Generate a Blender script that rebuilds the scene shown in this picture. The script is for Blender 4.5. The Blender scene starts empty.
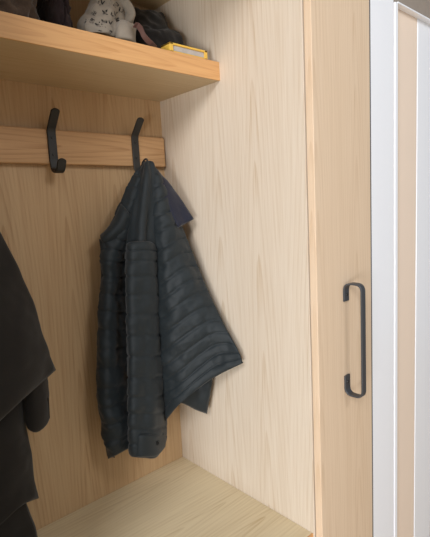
import bpy, bmesh, math, random
from mathutils import Vector, Matrix, noise
from mathutils.bvhtree import BVHTree

C = bpy.context.scene.collection
Z0 = 0.45                       # bench top above the floor (m)

# ------------------------------------------------------------------ camera
F, YAW, PITCH, ROLL = 458.5825, 0.7316467, -0.13173544, -0.05128773
CAM = Vector((-0.80778, -1.09737, 0.77138 + Z0))
fw = Vector((math.sin(YAW)*math.cos(PITCH), math.cos(YAW)*math.cos(PITCH), math.sin(PITCH)))
r0 = Vector((math.cos(YAW), -math.sin(YAW), 0)); u0 = r0.cross(fw)
rt = math.cos(ROLL)*r0 + math.sin(ROLL)*u0
up = -math.sin(ROLL)*r0 + math.cos(ROLL)*u0
cd = bpy.data.cameras.new('camera'); cam = bpy.data.objects.new('camera', cd); C.objects.link(cam)
m = Matrix((rt, up, -fw)).transposed().to_4x4(); m.translation = CAM
cam.matrix_world = m
cd.sensor_fit = 'VERTICAL'; cd.sensor_height = 24; cd.lens = F*24/537; cd.clip_start = 0.01
bpy.context.scene.camera = cam

def ray(px, py): return (px-215)/F*rt - (py-268.5)/F*up + fw
def at(px, py, Y):
    d = ray(px, py); return CAM + d*((Y-CAM.y)/d.y)
def atX(px, py, X):
    d = ray(px, py); return CAM + d*((X-CAM.x)/d.x)

# ------------------------------------------------------------------ helpers
def link(o): C.objects.link(o); return o
def thing(name, label, cat, loc=(0, 0, 0), group=None):
    o = link(bpy.data.objects.new(name, None)); o.location = loc
    o.empty_display_size = .02
    o['label'] = label; o['category'] = cat
    if group: o['group'] = group
    return o
ORG = {}
def obj(name, bm, mat, parent=None, label=None, smooth=False, origin=None):
    o0 = Vector((0, 0, 0))
    if parent is not None:
        p = parent
        while p is not None: o0 += p.location; p = p.parent
    if origin is not None: o0 = o0*0 + Vector(origin)
    bmesh.ops.recalc_face_normals(bm, faces=bm.faces)
    bmesh.ops.translate(bm, verts=bm.verts, vec=-o0)
    me = bpy.data.meshes.new(name); bm.to_mesh(me); bm.free()
    if smooth:
        for f in me.polygons: f.use_smooth = True
    me.materials.append(mat)
    o = link(bpy.data.objects.new(name, me))
    if parent is not None: o.parent = parent
    if origin is not None: o.location = origin
    if label: o['label'] = label
    return o
def tag(o, label, cat, group=None):
    o['label'] = label; o['category'] = cat
    if group: o['group'] = group
    return o
def struct(o): o['kind'] = 'structure'; return o

def box(lo, hi, bev=0.0008, bm=None):
    bm = bm or bmesh.new()
    t = bmesh.new()
    bmesh.ops.create_cube(t, size=1)
    lo, hi = Vector(lo), Vector(hi)
    for v in t.verts: v.co = Vector(((lo[i]+hi[i])/2 + v.co[i]*(hi[i]-lo[i]) for i in range(3)))
    if bev: bmesh.ops.bevel(t, geom=t.edges[:], offset=bev, segments=2, affect='EDGES', profile=.5)
    return merge(bm, t)
def merge(bm, t):
    t.verts.index_update(); t.faces.index_update()
    mp = [bm.verts.new(v.co) for v in t.verts]
    for f in t.faces: bm.faces.new([mp[v.index] for v in f.verts])
    t.free(); return bm

def crom(p0, p1, p2, p3, t):
    return .5*((2*p1) + (p2-p0)*t + (2*p0-5*p1+4*p2-p3)*t*t + (3*p1-p0-3*p2+p3)*t**3)
def spline(pts, s):
    n = len(pts)-1; x = min(max(s, 0), 1)*n; i = min(int(x), n-1); t = x-i
    a = pts[i-1] if i > 0 else 2*pts[0]-pts[1]
    d = pts[i+2] if i+2 <= n else 2*pts[n]-pts[n-1]
    return crom(a, pts[i], pts[i+1], d, t)

def strap(path, w, t, axis=Vector((1, 0, 0)), wend=None, ne=10, rnd=0):
    """flat bar of width w (along axis) and thickness t swept along a path"""
    bm = bmesh.new(); rings = []
    n = len(path); w0 = w
    for i, p in enumerate(path):
        d = (path[min(i+1, n-1)]-path[max(i-1, 0)]).normalized()
        nn = d.cross(axis).normalized(); c = min(t*.25, w*.2)
        if rnd:
            q = min((p-path[0]).length, (p-path[-1]).length); w = w0*(1 if q >= rnd else max(.3, math.sqrt(max(0, 1-(1-q/rnd)**2))))
        if wend: k = min(1, min(i, n-1-i)/ne); w = wend+(w0-wend)*k*k*(3-2*k)
        prof = [(-w/2+c, -t/2), (w/2-c, -t/2), (w/2, -t/2+c), (w/2, t/2-c), (w/2-c, t/2), (-w/2+c, t/2), (-w/2, t/2-c), (-w/2, -t/2+c)]
        rings.append([bm.verts.new(p + axis*a + nn*b) for a, b in prof])
    for a, b in zip(rings, rings[1:]):
        for k in range(8): bm.faces.new([a[k], a[(k+1) % 8], b[(k+1) % 8], b[k]])
    bm.faces.new(rings[0][::-1]); bm.faces.new(rings[-1])
    return bm
def fillet(pts, r, seg=6):
    out = [pts[0]]
    for a, b, c in zip(pts, pts[1:], pts[2:]):
        d1 = (a-b).normalized(); d2 = (c-b).normalized()
        ang = d1.angle(d2); l = min(r/math.tan(ang/2), (a-b).length*.49, (c-b).length*.49)
        p, q = b+d1*l, b+d2*l
        for k in range(seg+1):
            s = k/seg; out.append((1-s)**2*p + 2*s*(1-s)*b + s*s*q)
    out.append(pts[-1]); return out

def disc(center, nrm, r, h, seg=16):
    bm = bmesh.new()
    bmesh.ops.create_cone(bm, cap_ends=True, segments=seg, radius1=r, radius2=r*.8, depth=h)
    q = Vector((0, 0, 1)).rotation_difference(Vector(nrm).normalized()).to_matrix().to_4x4()
    q.translation = center
    bmesh.ops.transform(bm, matrix=q, verts=bm.verts); return bm

def sheet(rows, nu, nv, thick, quilt=0, qamp=.005, wr=.002, wsc=14, seed=0, folds=(), back=.6, wstretch=1.0, q0=0.0):
    """a padded cloth panel with real thickness through a grid of control points"""
    P = [[None]*(nu+1) for _ in range(nv+1)]
    for j in range(nv+1):
        v = j/nv
        for i in range(nu+1):
            u = i/nu
            P[j][i] = spline([spline(r, u) for r in rows], v)
    N = [[None]*(nu+1) for _ in range(nv+1)]; acc = Vector()
    for j in range(nv+1):
        for i in range(nu+1):
            du = P[j][min(i+1, nu)]-P[j][max(i-1, 0)]; dv = P[min(j+1, nv)][i]-P[max(j-1, 0)][i]
            n = du.cross(dv)
            N[j][i] = n.normalized() if n.length > 1e-12 else Vector((0, -1, 0)); acc += N[j][i]
    sg = 1 if acc.dot(Vector((-.45, -.85, 0))) > 0 else -1
    bm = bmesh.new(); fr = [[None]*(nu+1) for _ in range(nv+1)]; bk = [[None]*(nu+1) for _ in range(nv+1)]
    off = Vector((seed*7.3, seed*3.1, seed*1.7))
    for j in range(nv+1):
        v = j/nv
        for i in range(nu+1):
            u = i/nu
            e = max(0, 1-abs(2*u-1)**5)**.5 * max(0, 1-abs(2*v-1)**16)**.5
            n = N[j][i]*sg; p = P[j][i]
            q = 0
            if quilt:
                ph = quilt*(v-q0)+.12*noise.noise(Vector((u*3, v*2, seed)))
                dd = abs(ph-round(ph)); q = qamp*(.2*abs(math.sin(math.pi*ph))-1.0*max(0, 1-dd/.10))
            w = wr*noise.fractal(Vector((p.x*wsc, p.y*wsc, p.z*wsc*wstretch))+off, 1.0, 2.0, 3)
            fo = sum(a*math.sin(2*math.pi*(k*u+ph0+.12*math.sin(v*3+k))) for k, a, ph0 in folds)
            edge = i in (0, nu) or j in (0, nv)
            fr[j][i] = bm.verts.new(p + n*(thick*.5*e + (q+fo)*e + w*e))
            bk[j][i] = fr[j][i] if edge else bm.verts.new(p - n*(thick*back*e))
    for j in range(nv):
        for i in range(nu):
            for g in (fr, bk):
                q = [g[j][i], g[j][i+1], g[j+1][i+1], g[j+1][i]]
                if len(set(q)) == 4:
                    try: bm.faces.new(q if g is fr else q[::-1])
                    except ValueError: pass
    return bm

# ------------------------------------------------------------------ materials
def mat(name):
    M = bpy.data.materials.new(name); M.use_nodes = True; nt = M.node_tree
    return M, nt, nt.nodes['Principled BSDF']
def col(c): return (c[0], c[1], c[2], 1)
def srgb(r, g, b):
    f = lambda c: (c/255/12.92) if c/255 <= .04045 else ((c/255+.055)/1.055)**2.4
    return (f(r), f(g), f(b))
def math_n(nt, op, a, b=None, c=None):
    n = nt.nodes.new('ShaderNodeMath'); n.operation = op
    for i, x in enumerate((a, b, c)):
        if x is None: continue
        if isinstance(x, (int, float)): n.inputs[i].default_value = x
        else: nt.links.new(x, n.inputs[i])
    return n.outputs[0]
def noise_n(nt, vec, scale, detail=2, rough=.5, dist=0):
    n = nt.nodes.new('ShaderNodeTexNoise'); n.inputs['Scale'].default_value = scale
    n.inputs['Detail'].default_value = detail; n.inputs['Roughness'].default_value = rough; n.inputs['Distortion'].default_value = dist
    nt.links.new(vec, n.inputs['Vector']); return n.outputs['Fac']
def comb(nt, x, y, z):
    n = nt.nodes.new('ShaderNodeCombineXYZ')
    for i, s in enumerate((x, y, z)):
        if isinstance(s, (int, float)): n.inputs[i].default_value = s
        else: nt.links.new(s, n.inputs[i])
    return n.outputs[0]
def mixc(nt, fac, a, b):
    n = nt.nodes.new('ShaderNodeMix'); n.data_type = 'RGBA'
    if isinstance(fac, (int, float)): n.inputs[0].default_value = fac
    else: nt.links.new(fac, n.inputs[0])
    for k, s in ((6, a), (7, b)):
        if isinstance(s, tuple): n.inputs[k].default_value = col(s)
        else: nt.links.new(s, n.inputs[k])
    return n.outputs[2]
def ramp(nt, fac, lo, hi):
    n = nt.nodes.new('ShaderNodeMapRange'); n.interpolation_type = 'SMOOTHSTEP'
    nt.links.new(fac, n.inputs[0]); n.inputs[1].default_value = lo; n.inputs[2].default_value = hi
    return n.outputs[0]

def wood(name, base, dark, along='z', seed=0.0, lines=.5, board=.11, rough=.5, bw=3.2, freq=110, taper=5.5):
    M, nt, B = mat(name)
    tc = nt.nodes.new('ShaderNodeTexCoord'); sp = nt.nodes.new('ShaderNodeSeparateXYZ')
    nt.links.new(tc.outputs['Object'], sp.inputs[0]); X, Y, Z = sp.outputs
    if along == 'z': u = math_n(nt, 'ADD', X, Y); v = Z
    elif along == 'x': u = math_n(nt, 'ADD', Y, Z); v = X
    u = math_n(nt, 'ADD', u, seed)
    bid = math_n(nt, 'FLOOR', math_n(nt, 'DIVIDE', u, board))
    wn = nt.nodes.new('ShaderNodeTexWhiteNoise'); wn.noise_dimensions = '1D'; nt.links.new(bid, wn.inputs['W'])
    vb = math_n(nt, 'ADD', v, math_n(nt, 'MULTIPLY', wn.outputs['Value'], 7.0))
    fib = noise_n(nt, comb(nt, math_n(nt, 'MULTIPLY', u, 260), math_n(nt, 'MULTIPLY', vb, 5), seed), 1, 3, .6)
    pore = noise_n(nt, comb(nt, math_n(nt, 'MULTIPLY', u, 95), math_n(nt, 'MULTIPLY', vb, 1.6), seed+4), 1, 2)
    cen = math_n(nt, 'ADD', .5, math_n(nt, 'MULTIPLY', math_n(nt, 'SUBTRACT', wn.outputs['Value'], .5), .3))
    du = math_n(nt, 'SUBTRACT', u, math_n(nt, 'MULTIPLY', math_n(nt, 'ADD', bid, cen), board))
    big = noise_n(nt, comb(nt, math_n(nt, 'MULTIPLY', u, bw*1.7), math_n(nt, 'MULTIPLY', vb, 1.6), seed+9), 1, 1, .4)
    wob = noise_n(nt, comb(nt, math_n(nt, 'MULTIPLY', u, 60), math_n(nt, 'MULTIPLY', vb, 14), seed+2), 1, 2)
    du = math_n(nt, 'ADD', du, math_n(nt, 'MULTIPLY', math_n(nt, 'SUBTRACT', big, .5), .03))
    d2 = math_n(nt, 'MULTIPLY', du, du)
    rr = math_n(nt, 'SQRT', math_n(nt, 'ADD', d2, .00010))
    ph = math_n(nt, 'ADD', math_n(nt, 'MULTIPLY', rr, freq), math_n(nt, 'MULTIPLY', vb, taper))
    ph = math_n(nt, 'ADD', ph, math_n(nt, 'ADD', math_n(nt, 'MULTIPLY', wob, .25), math_n(nt, 'MULTIPLY', big, 2.2)))
    fr = math_n(nt, 'FRACT', ph)
    line = math_n(nt, 'MULTIPLY', ramp(nt, fr, .35, .93), math_n(nt, 'SUBTRACT', 1.0, ramp(nt, fr, .93, 1.0)))
    fall = math_n(nt, 'ADD', .3, math_n(nt, 'DIVIDE', .8, math_n(nt, 'ADD', 1.0, math_n(nt, 'MULTIPLY', d2, 1800))))
    line = math_n(nt, 'MULTIPLY', line, fall)
    f = math_n(nt, 'ADD', math_n(nt, 'MULTIPLY', ramp(nt, fib, .3, .8), .34), math_n(nt, 'MULTIPLY', ramp(nt, pore, .35, .8), .16))
    f = math_n(nt, 'ADD', f, math_n(nt, 'MULTIPLY', math_n(nt, 'MULTIPLY', line, math_n(nt, 'ADD', ramp(nt, fib, .25, .7), .35)), lines))
    f = math_n(nt, 'ADD', f, math_n(nt, 'MULTIPLY', math_n(nt, 'SUBTRACT', wn.outputs['Value'], .5), .10))
    f.node.use_clamp = True
    nt.links.new(mixc(nt, f, base, dark), B.inputs['Base Color'])
    B.inputs['Roughness'].default_value = rough; B.inputs['Specular IOR Level'].default_value = .35
    bp = nt.nodes.new('ShaderNodeBump'); bp.inputs['Strength'].default_value = .12; bp.inputs['Distance'].default_value = .0004
    nt.links.new(fib, bp.inputs['Height']); nt.links.new(bp.outputs[0], B.inputs['Normal'])
    return M
def plain(name, c, rough=.5, metal=0, var=.08, scale=60, bump=.0):
    M, nt, B = mat(name)
    tc = nt.nodes.new('ShaderNodeTexCoord')
    n = noise_n(nt, tc.outputs['Object'], scale, 4)
    nt.links.new(mixc(nt, n, tuple(x*(1-var) for x in c), tuple(x*(1+var) for x in c)), B.inputs['Base Color'])
    B.inputs['Roughness'].default_value = rough; B.inputs['Metallic'].default_value = metal
    if bump:
        bp = nt.nodes.new('ShaderNodeBump'); bp.inputs['Strength'].default_value = .4; bp.inputs['Distance'].default_value = bump
        nt.links.new(n, bp.inputs['Height']); nt.links.new(bp.outputs[0], B.inputs['Normal'])
    return M
def cloth(name, c, rough=.8, sheen=.2, scale=700, var=.2, bump=.0004):
    M = plain(name, c, rough, 0, var, scale, bump); B = M.node_tree.nodes['Principled BSDF']
    B.inputs['Sheen Weight'].default_value = sheen; B.inputs['Sheen Roughness'].default_value = .5
    B.inputs['Specular IOR Level'].default_value = .3
    return M

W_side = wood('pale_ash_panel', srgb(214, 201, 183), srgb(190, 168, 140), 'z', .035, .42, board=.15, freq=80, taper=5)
W_back = wood('ash_panel_warm_light', srgb(196, 165, 126), srgb(164, 128, 88), 'z', .63, .42, board=.13)  # same ash as the sides; warm interior light mixed into the base colour
W_door = wood('ash_door_veneer', srgb(222, 198, 170), srgb(202, 173, 140), 'z', .31, .3, board=.14)
W_shelf = wood('ash_shelf_edge', srgb(214, 166, 112), srgb(190, 138, 86), 'x', .2, .3)
W_seat = wood('ash_bench_top', srgb(222, 206, 172), srgb(192, 170, 132), 'x', .5, .38, board=.16)
W_rail = wood('ash_rail_board', srgb(198, 158, 114), srgb(168, 126, 84), 'x', .83, .5, board=.1)
W_soff = wood('ash_shelf_underside', srgb(196, 174, 138), srgb(176, 150, 112), 'x', .12, .3)
black = plain('black_powder_coat', srgb(36, 35, 33), .5, .0, .15, 900, .0002)
grey_metal = plain('dark_grey_steel', srgb(74, 76, 80), .42, .35, .12, 900, .0001)
steel = plain('screw_steel', srgb(58, 56, 54), .45, .6)
white = plain('white_lacquer', srgb(244, 246, 250), .28, 0, .01)
beige = plain('beige_panel', srgb(238, 218, 198), .6, 0, .02, 12)
greybrown = plain('grey_brown_board', srgb(150, 138, 126), .7)
wallm = plain('wall_paint', srgb(225, 222, 214), .8, 0, .02)
floorm = wood('floor_boards', srgb(190, 165, 130), srgb(150, 120, 85), 'x', .7, .5, board=.14)
dark_gap = plain('gap_shade', srgb(92, 92, 96), .7)  # grey that paints gap shade onto solid strips

# ------------------------------------------------------------------ setting
struct(obj('floor', box((-4, -4, -.03), (3, .06, 0), 0), floorm))
struct(obj('wall_back', box((-4, .032, 0), (3, .12, 2.7), 0), wallm))

# ------------------------------------------------------------------ open wardrobe niche
SH_Z = Z0+1.0774; SH_T = .043; SH_Y = -.2517; XL = -.73; TOP = at(153, 10, 0).z
wr = thing('open_wardrobe', 'open pale ash wardrobe niche with high shelf and bench seat, holding the hanging coats', 'wardrobe', (-.4, 0, 0))
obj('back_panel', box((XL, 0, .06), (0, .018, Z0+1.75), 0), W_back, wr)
obj('side_panel', box((0, -.5, .0), (.018, .018, Z0+1.75)), W_side, wr)
obj('side_panel', box((XL-.018, -.5, .0), (XL, .018, Z0+1.75)), W_side, wr)
obj('shelf', box((XL, -.49, TOP), (0, 0, TOP+.03)), W_soff, wr)
obj('top_panel', box((XL-.018, -.5, Z0+1.75), (.018, .018, Z0+1.768)), W_side, wr)
sh = obj('shelf', box((XL, SH_Y+.004, SH_Z), (0, 0, SH_Z+SH_T), .0006), W_soff, wr)
obj('shelf_lipping', box((XL, SH_Y, SH_Z), (0, SH_Y+.004, SH_Z+SH_T), .0006), W_shelf, sh, 'orange-toned solid wood front edge')
be = obj('bench_seat', box((XL, -.492, Z0-.03), (0, 0, Z0)), W_seat, wr)
obj('seat_lipping', box((XL, -.496, Z0-.03), (0, -.492, Z0), .0006), W_shelf, be, 'orange-toned solid wood front edge')
obj('bench_front', box((XL, -.47, .06), (0, -.452, Z0-.03)), W_door, wr)

# ------------------------------------------------------------------ tall cabinet with handle, right of the niche
DY = -.503; DT = .018; DX = at(371, 268, DY-DT).x
tc_ = thing('tall_cabinet', 'tall closed ash cabinet with a dark bow handle on its door, right of the niche', 'cabinet', (.13, -.25, 0))
obj('carcass', box((.0185, -.5, 0), (DX, .018, Z0+1.75), .0008), W_door, tc_)
door = obj('door', box((.0005, DY-DT, .02), (DX, DY, Z0+1.75), .0012), W_door, tc_)
yf = DY-DT-.0022; hx = at(346, 294, yf).x
def hz(px, py, Y): return at(px, py, Y).z
yb = yf-.043
zt = hz(347, 286, yf-.01)+.004; ztab = hz(345.5, 301, yf); zb = hz(352, 392, yf-.01)-.004; zbt = hz(347, 375, yf)
V = Vector
def hpath():
    return fillet([V((hx, yf, ztab)), V((hx, yf, zt)), V((hx, yb, zt)), V((hx, yb, zb)), V((hx, yf, zb)), V((hx, yf, zbt))], .017, 8)
hd = obj('handle', strap(hpath(), .0165, .0042, wend=.021, ne=18), grey_metal, door, 'dark grey bent flat-bar handle', smooth=False)
for z in ((zt+ztab)/2-.006, (zb+zbt)/2+.006):
    obj('screw', disc((hx, yf-.003, z), (0, -1, 0), .0036, .0016), steel, hd)

# ------------------------------------------------------------------ white frame and beige panel at the far right
x1 = at(394.5, 268, DY-DT).x; x2 = at(396.6, 268, DY-DT).x; x3 = at(399.2, 268, DY-DT).x
HZ = at(398, 1.5, DY-DT).z
fy = DY-DT
struct(obj('trim_1', box((DX+.0065, fy+.002, 0), (x1, fy+.08, 2.2), .002), white))
struct(obj('gap_shade_strip', box((DX+.0015, fy+.0012, 0), (DX+.0063, fy+.03, 2.2), 0), dark_gap))  # solid strip standing in for the shadow gap beside the door
bmf = box((x1, fy+.014, 0), (x2+.0005, fy+.08, 2.2), 0)
struct(obj('trim_2', bmf, beige))
struct(obj('trim_3', box((x2, fy+.004, 0), (x3, fy+.08, HZ), .001), white))
x4 = at(415.6, 268, fy+.02).x
struct(obj('trim_4', box((x3, fy+.004, HZ), (x4+.10, fy+.08, HZ+.004), .0005), white))
struct(obj('trim_5', box((x3, fy+.012, HZ+.004), (x4+.10, fy+.08, 2.2), .001), greybrown))
struct(obj('trim_6', box((x3-.004, fy+.020, 0), (x4, fy+.075, HZ), .001), beige))
struct(obj('trim_7', box((x4+.004, fy+.0195, 0), (x4+.12, fy+.09, HZ), .001), white))
struct(obj('trim_8', box((x4, fy+.026, 0), (x4+.004, fy+.075, HZ), 0), dark_gap))
struct(obj('wall_right', box((x3, fy+.10, 0), (3, fy+.16, 2.7), 0), wallm))

# ------------------------------------------------------------------ coat rack
RZ1, RZ2, RY = Z0+.8935, Z0+.9745, -.0175
ck = thing('coat_rack', 'ash board with black double hooks fixed to the niche back under the shelf', 'coat rack', (-.4, 0, RZ1))
obj('rail_board', box((XL+.006, RY, RZ1), (-.006, -.0003, RZ2), .003), W_rail, ck)
hx1 = at(50.5, 130, RY).x; hx2 = at(134.3, 138, RY).x
hp = [atX(px, py, hx1) for px, py in ((55.8, 108.5), (50.5, 130), (52.5, 160), (55.5, 171.5), (60.5, 172.5), (62.3, 158.5))]
def hook(x):
    y0 = RY-.0024
    pts = [V((x, p.y, p.z)) for p in hp]
    pts[1].y = y0; pts[2].y = y0
    fp = fillet(pts, .02, 8)
    d0 = (fp[1]-fp[0]).normalized(); d1 = (fp[-2]-fp[-1]).normalized()
    fp = [fp[0]]+[fp[0]+d0*t for t in (.0012, .003, .006)]+fp[1:-1]+[fp[-1]+d1*t for t in (.006, .003, .0012)]+[fp[-1]]
    h = obj('hook', strap(fp, .021, .0048, rnd=.006), black, ck, 'black bent flat-bar hook')
    for z in (Z0+.955, Z0+.915): obj('screw', disc((x, y0-.003, z), (0, -1, 0), .0035, .0016), steel, h)
for x in (hx2, hx1, 2*hx1-hx2): hook(x)
print('hook', hx1, hx2, [tuple(round(c, 3) for c in p) for p in hp])

# ------------------------------------------------------------------ quilted jacket
J_dark = cloth('quilted_nylon', srgb(27, 34, 37), .6, .10)
J_navy = cloth('navy_lining', srgb(21, 24, 40), .7, .2)
J_snapd = plain('dark_snap_metal', srgb(30, 32, 34), .35, .5)
J_snap = plain('snap_metal', srgb(96, 98, 96), .35, .7)
jk = thing('quilted_jacket', 'dark slate quilted jacket bunched up on the right-hand black hook, navy collar showing', 'jacket', (-.115, -.08, Z0+.87))
A = at
# front panel on the left with the snap placket
rows = [
 [A(140,167,-.060), A(143,165,-.065), A(146,164,-.07), A(149,164,-.07)],
 [A(129,186,-.055), A(134,186,-.070), A(139,186,-.075), A(145,186,-.07)],
 [A(116,214,-.050), A(123,214,-.072), A(131,214,-.080), A(141,213,-.07)],
 [A(106,233,-.045), A(115,236,-.075), A(125,237,-.080), A(138,237,-.06)],
 [A(101,252,-.045), A(111,256,-.080), A(120,256,-.055), A(137,256,-.03)],
 [A(101,282,-.045), A(111,286,-.082), A(119,286,-.050), A(137,286,-.028)],
 [A(99,316,-.048), A(109,320,-.085), A(119,320,-.050), A(138,320,-.028)],
 [A(97,352,-.050), A(108,356,-.090), A(119,354,-.060), A(138,350,-.03)],
 [A(97,388,-.052), A(108,394,-.095), A(120,390,-.075), A(138,384,-.04)],
 [A(101,422,-.055), A(110,426,-.095), A(121,422,-.095), A(138,416,-.075)],
 [A(108,459,-.060), A(115,456,-.090), A(124,451,-.095), A(138,444,-.080)],
]
def snap_spot(bvh, px, py):
    h = bvh.ray_cast(CAM, ray(px, py).normalized())
    return h[0]
body = obj('left_front', sheet(rows, 30, 190, .014, 19, .004, .007, 26, 1, ((2, .002, .1),)), J_dark, jk, smooth=True)
# placket strip down the left edge
pr = [[A(99.0+dx,239+dy,-.050), A(103.5+dx,240+dy,-.062), A(107+dx,241+dy,-.068)] for dx, dy in ((0,0),(1.5,12),(2,30),(1.5,58),(0,85),(-2,115),(-2,150),(2,182),(8,217))]
pbm = sheet(pr, 8, 60, .010, 0, 0, .002, 30, 2); pbv = BVHTree.FromBMesh(pbm)
pl = obj('placket', pbm, J_dark, jk, smooth=True)
for px, py in ((104.5, 260), (103.5, 304), (101, 349), (101, 393)):
    obj('snap', disc(snap_spot(pbv, px, py), (-.4, -1, .1), .0042, .003), J_snap, pl, 'small metal snap button')
# shoulder roll that folds over at the left
sr = [[A(100,236,-.045), A(101,240,-.065), A(104,244,-.06)], [A(106,230,-.06), A(109,236,-.082), A(112,241,-.07)], [A(114,219,-.065), A(119,226,-.09), A(124,232,-.08)], [A(121,203,-.065), A(127,210,-.09), A(133,218,-.085)]]
obj('shoulder_yoke', sheet(sr, 14, 24, .010, 0, 0, .003, 25, 3), J_dark, jk, smooth=True)
# top folds hanging from the hook
rows = [
 [A(145,164,-.072), A(147,161.5,-.082), A(150,161,-.084), A(153,166,-.075)],
 [A(141,178,-.072), A(146,176,-.095), A(152,176,-.095), A(158,180,-.080)],
 [A(134,200,-.075), A(142,200,-.105), A(152,200,-.100), A(162,203,-.085)],
 [A(129,224,-.080), A(140,225,-.118), A(150,226,-.110), A(166,228,-.090)],
 [A(127,248,-.085), A(139,249,-.125), A(150,250,-.118), A(168,252,-.090)],
 [A(128,268,-.085), A(139,268,-.120), A(150,268,-.110), A(166,270,-.085)],
]
obj('shoulder', sheet(rows, 36, 60, .014, 0, 0, .005, 22, 4, ((3, .0035, .15),), wstretch=.4), J_dark, jk, smooth=True)
# sleeve hanging down the middle
rows = [
 [A(127,244,-.075), A(130,242,-.125), A(141,241,-.140), A(151,242,-.135), A(157,247,-.080)],
 [A(127,262,-.075), A(130,263,-.130), A(141,263,-.142), A(152,263,-.138), A(159,263,-.080)],
 [A(128,300,-.075), A(130,301,-.135), A(142,301,-.144), A(153,301,-.142), A(162,300,-.080)],
 [A(129,345,-.080), A(131,346,-.140), A(143,346,-.148), A(154,346,-.146), A(164,344,-.085)],
 [A(130,390,-.085), A(132,391,-.144), A(144,391,-.152), A(155,391,-.150), A(166,389,-.090)],
 [A(130,425,-.090), A(132,426,-.146), A(144,426,-.154), A(156,426,-.152), A(167,424,-.095)],
 [A(131,456,-.095), A(133,457,-.146), A(144,458,-.156), A(157,457,-.154), A(166.5,441,-.100)],
]
slv = obj('sleeve', sheet(rows, 34, 132, .014, 13, .0042, .004, 24, 5), J_dark, jk, smooth=True)
cf = [[A(131,433,-.118), A(140,434,-.163), A(154,434,-.163), A(164.5,432,-.127)], [A(131,444,-.118), A(140,445,-.163), A(155,445,-.163), A(166,440,-.127)], [A(131,456.5,-.118), A(140,457,-.162), A(156,456,-.162), A(165.5,446,-.127)]]
cbm = sheet(cf, 20, 14, .010, 0, 0, .001, 30, 6); cbv = BVHTree.FromBMesh(cbm)
cuff = obj('cuff', cbm, J_dark, slv, smooth=True)
obj('snap', disc(snap_spot(cbv, 157, 443), (-.3, -1, .1), .0058, .005), J_snapd, cuff, 'small metal snap button')
# big wing leaning against the right-hand panel
def wx(px, py, X): return atX(px, py, X)
rows = [
 [A(148,165,-.080), A(150,163,-.084), A(152,164,-.084), A(154,168,-.082)],
 [A(150,196,-.095), A(157,193,-.110), A(163,190,-.110), A(166,192,-.100)],
 [A(152,232,-.105), A(162,228,-.135), A(172,224,-.135), A(180,222,-.125)],
 [A(154,276,-.110), A(167,268,-.155), A(182,258,-.160), wx(194,256,-.040)],
 [A(156,316,-.115), A(172,305,-.170), A(192,291,-.190), wx(207,288,-.030)],
 [A(158,356,-.115), A(178,343,-.180), A(204,324,-.215), wx(223,322,-.026)],
 [A(161,390,-.115), A(184,375,-.185), A(216,350,-.235), wx(238,350,-.024)],
 [A(164,423,-.115), A(181,403,-.185), A(212,379,-.240), wx(243,363,-.024)],
]
wing = obj('right_front', sheet(rows, 44, 170, .014, 17, .0058, .005, 24, 7, ((1.5, .003, .3),)), J_dark, jk, smooth=True)
# lower corner showing underneath the wing
rows = [
 [A(166,372,-.110), A(180,366,-.150), A(200,360,-.160), wx(214,356,-.030)],
 [A(168,388,-.110), A(182,386,-.150), A(198,386,-.160), wx(212,384,-.028)],
 [A(170,400,-.110), A(184,404,-.150), A(196,410,-.155), wx(207,414,-.028)],
]
obj('hem', sheet(rows, 24, 24, .012, 2, .004, .002, 30, 8), J_dark, jk, smooth=True)
# turned out collar with navy lining
rows = [
 [A(152,166,-.085), A(154,167,-.080), A(156,170,-.075)],
 [A(159,186,-.110), A(163,182,-.105), A(168,182,-.100)],
 [A(168,208,-.130), A(174,201,-.125), wx(181,199,-.040)],
 [A(178,228,-.150), A(185,224,-.150), wx(194,219,-.028)],
]
obj('collar', sheet(rows, 16, 40, .008, 0, 0, .003, 25, 9), J_navy, jk, 'navy inside of the collar', smooth=True)
# hanging loop over the hook
lp = [V((hx2, -.040, 1.336)), V((hx2, -.052, 1.353)), V((hx2, -.067, 1.3595)), V((hx2-.002, -.077, 1.348))]
obj('hanging_loop', strap(fillet(lp, .004, 3), .006, .0018), J_dark, jk)

# ------------------------------------------------------------------ dark coat on the left
K = cloth('dark_wool', srgb(33, 30, 27), .9, .12, 500, .25)
lc = thing('dark_coat', 'plain blackish brown coat hanging at the left edge of the niche', 'coat', (-.57, -.07, Z0+.87))
rows = [
 [V((-.590,-.066,Z0+.862)), V((-.580,-.072,Z0+.868)), V((-.570,-.072,Z0+.868)), V((-.560,-.066,Z0+.862))],
 [V((-.655,-.06,Z0+.78)), V((-.60,-.12,Z0+.79)), V((-.545,-.12,Z0+.79)), A(-8,222,-.08)],
 [V((-.70,-.06,Z0+.66)), V((-.63,-.17,Z0+.67)), V((-.56,-.17,Z0+.67)), A(14,258,-.12)],
 [V((-.70,-.06,Z0+.55)), V((-.64,-.20,Z0+.56)), A(10,312,-.20), A(33,304,-.14)],
 [V((-.70,-.06,Z0+.46)), V((-.65,-.21,Z0+.44)), A(18,356,-.22), A(46,345,-.15)],
 [V((-.70,-.06,Z0+.36)), V((-.65,-.21,Z0+.36)), A(20,402,-.22), A(56,370,-.15)],
]
obj('body', sheet(rows, 36, 60, .018, 0, 0, .008, 12, 11, ((2, .004, .2),)), K, lc, smooth=True)
rows = [
 [A(18,340,-.07), A(28,340,-.11), A(36,340,-.11), A(43,344,-.08)],
 [A(20,380,-.07), A(28,380,-.12), A(39,380,-.12), A(48,384,-.08)],
 [A(23,405,-.08), A(30,407,-.13), A(40,407,-.13), A(48,404,-.09)],
 [A(25,419,-.09), A(31,431,-.13), A(40,431,-.13), A(49,420,-.10)],
]
s2 = obj('sleeve', sheet(rows, 20, 40, .014, 0, 0, .003, 20, 12), K, lc, smooth=True)
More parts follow.
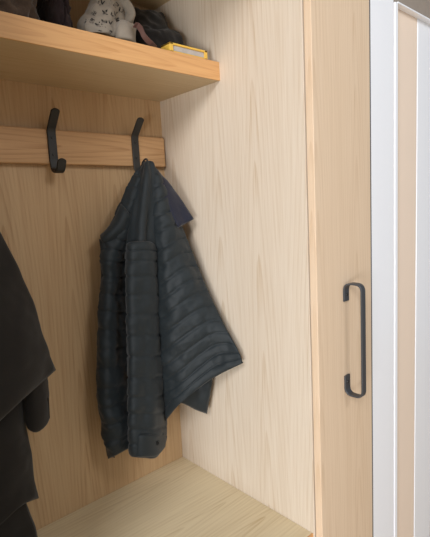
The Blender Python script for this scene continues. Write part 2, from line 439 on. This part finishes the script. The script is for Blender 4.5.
tb = [[A(45,398,-.11), A(47.5,397,-.11), A(49,398,-.11)], [A(45,408,-.11), A(47.5,409,-.11), A(49.5,408,-.11)], [A(46,419,-.11), A(48,421,-.11), A(50,418,-.11)]]
obj('cuff_tab', sheet(tb, 6, 10, .004, 0, 0, 0, 20, 13), K, s2, smooth=True)
rows = [
 [V((-.69,-.05,Z0+.46)), V((-.62,-.11,Z0+.46)), A(8,392,-.12), A(20,388,-.09)],
 [V((-.69,-.05,Z0+.33)), V((-.62,-.13,Z0+.32)), A(10,435,-.14), A(27,430,-.10)],
 [V((-.69,-.05,Z0+.26)), V((-.62,-.13,Z0+.25)), A(12,462,-.14), A(32,455,-.10)],
 [V((-.69,-.05,Z0+.18)), V((-.62,-.13,Z0+.18)), A(14,487,-.14), A(34.5,480,-.10)],
 [V((-.69,-.05,Z0+.13)), V((-.62,-.13,Z0+.13)), A(20,507,-.14), A(39,498,-.10)],
]
obj('lining_flap', sheet(rows, 26, 40, .014, 0, 0, .006, 16, 14), K, lc, smooth=True)
rows = [
 [V((-.69,-.04,Z0+.24)), V((-.63,-.07,Z0+.24)), A(6,480,-.07), A(18,478,-.05)],
 [V((-.69,-.04,Z0+.16)), V((-.63,-.08,Z0+.16)), A(8,512,-.08), A(29,510,-.06)],
 [V((-.69,-.04,Z0+.08)), V((-.63,-.08,Z0+.08)), A(10,528,-.08), A(35,525,-.06)],
 [V((-.69,-.04,Z0+.03)), V((-.63,-.08,Z0+.03)), A(12,541,-.08), A(38,538,-.06)],
]
for q in rows[-1]: q.z = max(q.z, Z0+.014)
obj('back_hem', sheet(rows, 22, 30, .012, 0, 0, .005, 16, 15), K, lc, smooth=True)

# ------------------------------------------------------------------ things on the shelf
ST = SH_Z+SH_T
def heap(c, r, seed, fold=.25, ridg=9, flat=.0, nu=72, nv=40):
    """a crumpled bundle of cloth lying on the shelf"""
    bm = bmesh.new(); bmesh.ops.create_uvsphere(bm, u_segments=nu, v_segments=nv, radius=1)
    o = Vector((seed*5.1, seed*2.3, seed*9.7))
    for v in bm.verts:
        d = v.co.normalized()
        n = noise.noise(d*1.6+o)*.35
        q = d*2.2+o+Vector((0, 0, 1))*noise.noise(d*2+o)
        rg = (1-abs(noise.noise(q*1.3)))**2*fold - fold*.5
        s = 1+n*.6+rg
        p = Vector((d.x*r[0]*s, d.y*r[1]*s, d.z*r[2]*s))
        if d.z < 0: p.z = max(p.z, -r[2]*.55)
        v.co = p
    mz = min(v.co.z for v in bm.verts)
    for v in bm.verts: v.co += Vector((c[0], c[1], ST-mz+.0005))
    return bm
Br = cloth('brown_cloth', srgb(84, 68, 56), .9, .2, 220, .35, .0012)
Bk = cloth('black_cloth', srgb(24, 22, 21), .95, .15, 400, .3, .0006)
Sc = cloth('pale_grey_scarf_cloth', srgb(140, 131, 118), .85, .2, 500, .08)
Pr = cloth('dark_print', srgb(34, 32, 32), .85, .02)
Mr = cloth('maroon_black_cloth', srgb(50, 38, 38), .9, .1, 160, .4, .001)
Rd = cloth('reddish_brown_leather', srgb(84, 56, 48), .6, .1)
Ye = plain('yellow_plastic', srgb(222, 180, 76), .5, 0, .05)
Gr = plain('grey_page_edge', srgb(176, 170, 164), .7, 0, .2, 90)

p = at(22, 14, -.15)
tag(obj('cloth_bundle', heap((-.495, -.125, 0), (.094, .085, .105), 3, .30), Br, smooth=True, origin=(-.495, -.125, ST)), 'dark brown crumpled cloth bundle at the left end of the shelf', 'clothing', 'crumpled clothing on the shelf')
p = at(70, 14, -.15)
tag(obj('cloth_bundle', heap((-.352, -.115, 0), (.021, .06, .085), 12, .40), Mr, smooth=True, origin=(-.352, -.115, ST)), 'blackish maroon crumpled cloth squeezed between the brown bundle and the patterned scarf', 'clothing', 'crumpled clothing on the shelf')
def gnd(px, Y, py=40): q = at(px, py, Y); return V((q.x, q.y, ST+.010))
rows = [
 [A(121,4,-.040), A(136,13,-.075), A(150,13.5,-.075), A(161,13,-.055)],
 [A(124,16,-.050), A(138,20,-.115), A(152,20,-.120), A(166,21,-.060)],
 [A(126,28,-.065), A(141,30,-.140), A(155,31,-.150), A(170,31.5,-.100)],
 [A(130,36,-.075), A(144,37,-.155), A(162,37,-.165), A(182,37.5,-.145)],
 [gnd(132,-.085), gnd(147,-.165), gnd(165,-.170,44), gnd(184,-.150,46)],
]
tag(obj('garment', sheet(rows, 34, 34, .02, 0, 0, .010, 24, 31), Bk, smooth=True, origin=(at(155, 40, -.13).x, -.13, ST)), 'black soft garment lying on the shelf between the patterned scarf and the yellow case', 'clothing', 'crumpled clothing on the shelf')
# patterned scarf
sc = thing('scarf', 'pale grey scarf with dark monogram print crumpled on the shelf', 'scarf', (at(108, 20, -.18).x, -.18, ST))
def onshelf(px, Y): q = at(px, 30, Y); return V((q.x, q.y, ST+.012))
rows = [
 [A(96,-34,-.12), A(100,-36,-.155), A(104,-34,-.145), A(108,-33,-.160), A(112,-30,-.135), A(116,-22,-.12)],
 [A(93,-12,-.13), A(98,-14,-.180), A(104,-13,-.172), A(110,-12,-.188), A(116,-8,-.160), A(121,-4,-.13)],
 [A(89,6,-.135), A(95,6,-.192), A(104,7,-.196), A(113,8,-.204), A(119,10,-.170), A(125,14,-.135)],
 [A(86,15,-.14), A(93,17,-.196), A(103,17,-.208), A(113,17,-.210), A(121,19,-.180), A(128,22,-.145)],
 [A(77,24,-.145), A(88,24,-.205), A(101,27,-.222), A(112,28,-.216), A(122,29,-.208), A(131,31,-.165)],
]
rows.append([V((q[0].x, q[0].y, 0)) for q in [(r,) for r in rows[-1]]])
for k, q in enumerate(rows[-1]): q.z = ST+.016
sbm = sheet(rows, 70, 84, .006, 0, 0, .008, 22, 21, ((2.4, .003, .3),))
bvh = BVHTree.FromBMesh(sbm)
obj('cloth', sbm, Sc, sc, smooth=True)
lc_ = [A(116,-8,-.165), A(125,0,-.185), A(131,7,-.190), A(132.5,14,-.188), A(129,20,-.185), A(124,25,-.18)]
rows2 = []
for k in range(13):
    q = spline(lc_, k/12); d = (spline(lc_, min(1, k/12+.03))-spline(lc_, max(0, k/12-.03))).normalized(); sd = d.cross(V((-.4, -.9, 0))).normalized()
    rows2.append([q+sd*.010+V((0, .012, 0)), q+V((0, -.004, 0)), q-sd*.010+V((0, .012, 0))])
obj('loose_end', sheet(rows2, 12, 48, .008, 0, 0, .004, 30, 22), Sc, sc, smooth=True)
rows3 = [
 [A(116,24,-.205), A(123,22,-.215), A(130,24,-.205), A(134,28,-.18)],
 [A(116,31,-.215), A(123,30,-.228), A(130,32,-.220), A(134,35,-.19)],
 [V((A(116,37,-.215).x,-.215,ST+.008)), V((A(123,37,-.23).x,-.230,ST+.008)), V((A(130,37,-.22).x,-.222,ST+.008)), V((A(136,37,-.19).x,-.19,ST+.008))],
]
obj('loose_end', sheet(rows3, 20, 20, .012, 0, 0, .005, 30, 23), Sc, sc, smooth=True)
# printed motifs laid on the cloth
def bar(a, b, w):
    a, b = Vector(a), Vector(b); d = (b-a).normalized(); n = Vector((-d.y, d.x))*w/2
    return [a+n, b+n, b-n, a-n]
def motif(kind):
    if kind == 'letters':
        return [bar((-.5, .5), (-.5, -.45), .27), bar((-.58, -.42), (.12, -.42), .25), bar((-.05, .55), (.28, -.25), .26), bar((.6, .55), (.28, -.25), .2), bar((-.2, .52), (.1, .52), .2), bar((.45, .52), (.75, .52), .2)]
    if kind == 'flower':
        out = []
        for k in range(4):
            a = k*math.pi/2; c = Vector((math.cos(a), math.sin(a)))*.34
            out.append([c+Vector((math.cos(t*math.pi/5), math.sin(t*math.pi/5)))*.30 for t in range(10)])
        return out
    out = []
    for k in range(4):
        a = math.pi/4+k*math.pi/2; d = Vector((math.cos(a), math.sin(a))); n = Vector((-d.y, d.x))
        out.append([d*.03-n*.16, d*.40-n*.24, d*.82, d*.40+n*.24, d*.03+n*.16])
    return out
mb = bmesh.new()
spots = [(101,3,'letters',-.25),(94,13,'flower',0),(105,12.5,'star',.1),(109,23.5,'letters',-.15),(98,25,'star',.3),(117,20,'star',.2),(88,22,'letters',-.2),(116,5,'flower',0),(111,33,'flower',.2),(97,-6,'star',0),(110,-5,'letters',-.2),(92,21,'flower',.2),(104,22,'star',0),(102,29,'letters',-.2),(124,24,'star',.2),(122,10,'letters',-.3),(114,14,'letters',-.2),(120,30,'flower',.1)]
for px, py, kind, rot in spots:
    s = 5.0
    for poly in motif(kind):
        t = bmesh.new(); n = len(poly)
        vv = [t.verts.new((q.x, q.y, 0)) for q in [sum(poly, Vector((0, 0)))/n]+list(poly)]
        for k in range(n): t.faces.new([vv[0], vv[1+k], vv[1+(k+1) % n]])
        bmesh.ops.subdivide_edges(t, edges=t.edges[:], cuts=2, use_grid_fill=True)
        ok = True; pos = []
        for q in t.verts:
            x = q.co.x*math.cos(rot)-q.co.y*math.sin(rot); y = q.co.x*math.sin(rot)+q.co.y*math.cos(rot)
            d = ray(px+x*s, py-y*s).normalized()
            h = bvh.ray_cast(CAM, d)
            if h[0] is None: ok = False; break
            pos.append(h[0]+h[1]*.0009*(1 if h[1].dot(d) < 0 else -1))
        if ok and max((q-pos[0]).length for q in pos) < .035:
            for q, p_ in zip(t.verts, pos): q.co = p_
            merge(mb, t)
        else: t.free()
obj('print', mb, Pr, sc, 'dark letters and four-petal flowers')
# strap
sp_ = [A(134.5,25,-.236), A(137.5,25.5,-.236), A(141,29.5,-.241), A(144,36,-.242), A(149,41,-.242)]
sp_ += [V((A(152,44,-.240).x, -.240, ST+.009)), V((A(155,44,-.225).x, -.225, ST+.009))]
sp_[4] = V((sp_[4].x, sp_[4].y, ST+.012))
path = [spline(sp_, k/30) for k in range(31)]
tag(obj('strap', strap(path, .012, .003, Vector((.25, -.7, .65)).normalized()), Rd, origin=(path[-1].x, path[-1].y, ST)), 'narrow reddish brown strap curling down beside the patterned scarf', 'strap')
# yellow case
a = at(170, 53, -.245); b = at(207.5, 58, -.245)
yc = thing('flat_case', 'small flat yellow case with a grey front at the right end of the shelf edge', 'case', ((a.x+b.x)/2, -.205, ST))
xa, xb, h = a.x, b.x, .021
CB = ST; ST = ST+.0005
fr = bmesh.new(); y0, y1 = -.246, -.212
box((xa, y0, ST+h-.0045), (xb, y1, ST+h), .001, fr)
box((xa, y0, ST), (xb, y1, ST+.004), .001, fr)
box((xa, y0, ST), (xa+.010, y1, ST+h), .001, fr)
box((xb-.009, y0, ST), (xb, y1, ST+h), .001, fr)
obj('shell', fr, Ye, yc)
obj('insert', box((xa+.010, y0+.003, ST+.004), (xb-.009, y1-.003, ST+h-.0045), .0005), Gr, yc, 'grey front inside the yellow rim')

# ------------------------------------------------------------------ light
sc_ = bpy.context.scene
w = bpy.data.worlds.new('world'); sc_.world = w; w.use_nodes = True
bg = w.node_tree.nodes['Background']; bg.inputs[0].default_value = (.92, .96, 1, 1); bg.inputs[1].default_value = .27
def area(name, loc, target, size, power, color, sy=None):
    l = bpy.data.lights.new(name, 'AREA'); l.shape = 'RECTANGLE'; l.size = size; l.size_y = sy or size; l.energy = power; l.color = color
    o = link(bpy.data.objects.new(name, l)); o.location = loc
    o.rotation_euler = (Vector(target)-Vector(loc)).to_track_quat('-Z', 'Y').to_euler(); return o
area('high_window_daylight', (-3.25, -2.45, 3.0), (0, -.3, 1.2), 1.1, 105, (.97, .97, 1.0), 1.2)
area('low_fill', (-2.6, -1.8, .62), (0, -.4, .7), .8, 50, (.95, .97, 1.0), .7)  # added low fill: brightens the lower niche, shelf keeps the top dark
area('front_fill', (-.1, -2.4, 2.5), (.1, -.6, .8), .6, 13, (.97, .98, 1.0))  # added fill to brighten the door and white frame, no lamp known there

vs_ = sc_.view_settings
sc_.display_settings.display_device = 'sRGB'
vs_.view_transform = 'Standard'; vs_.look = 'None'; vs_.gamma = 1; vs_.exposure = .06; vs_.use_curve_mapping = False
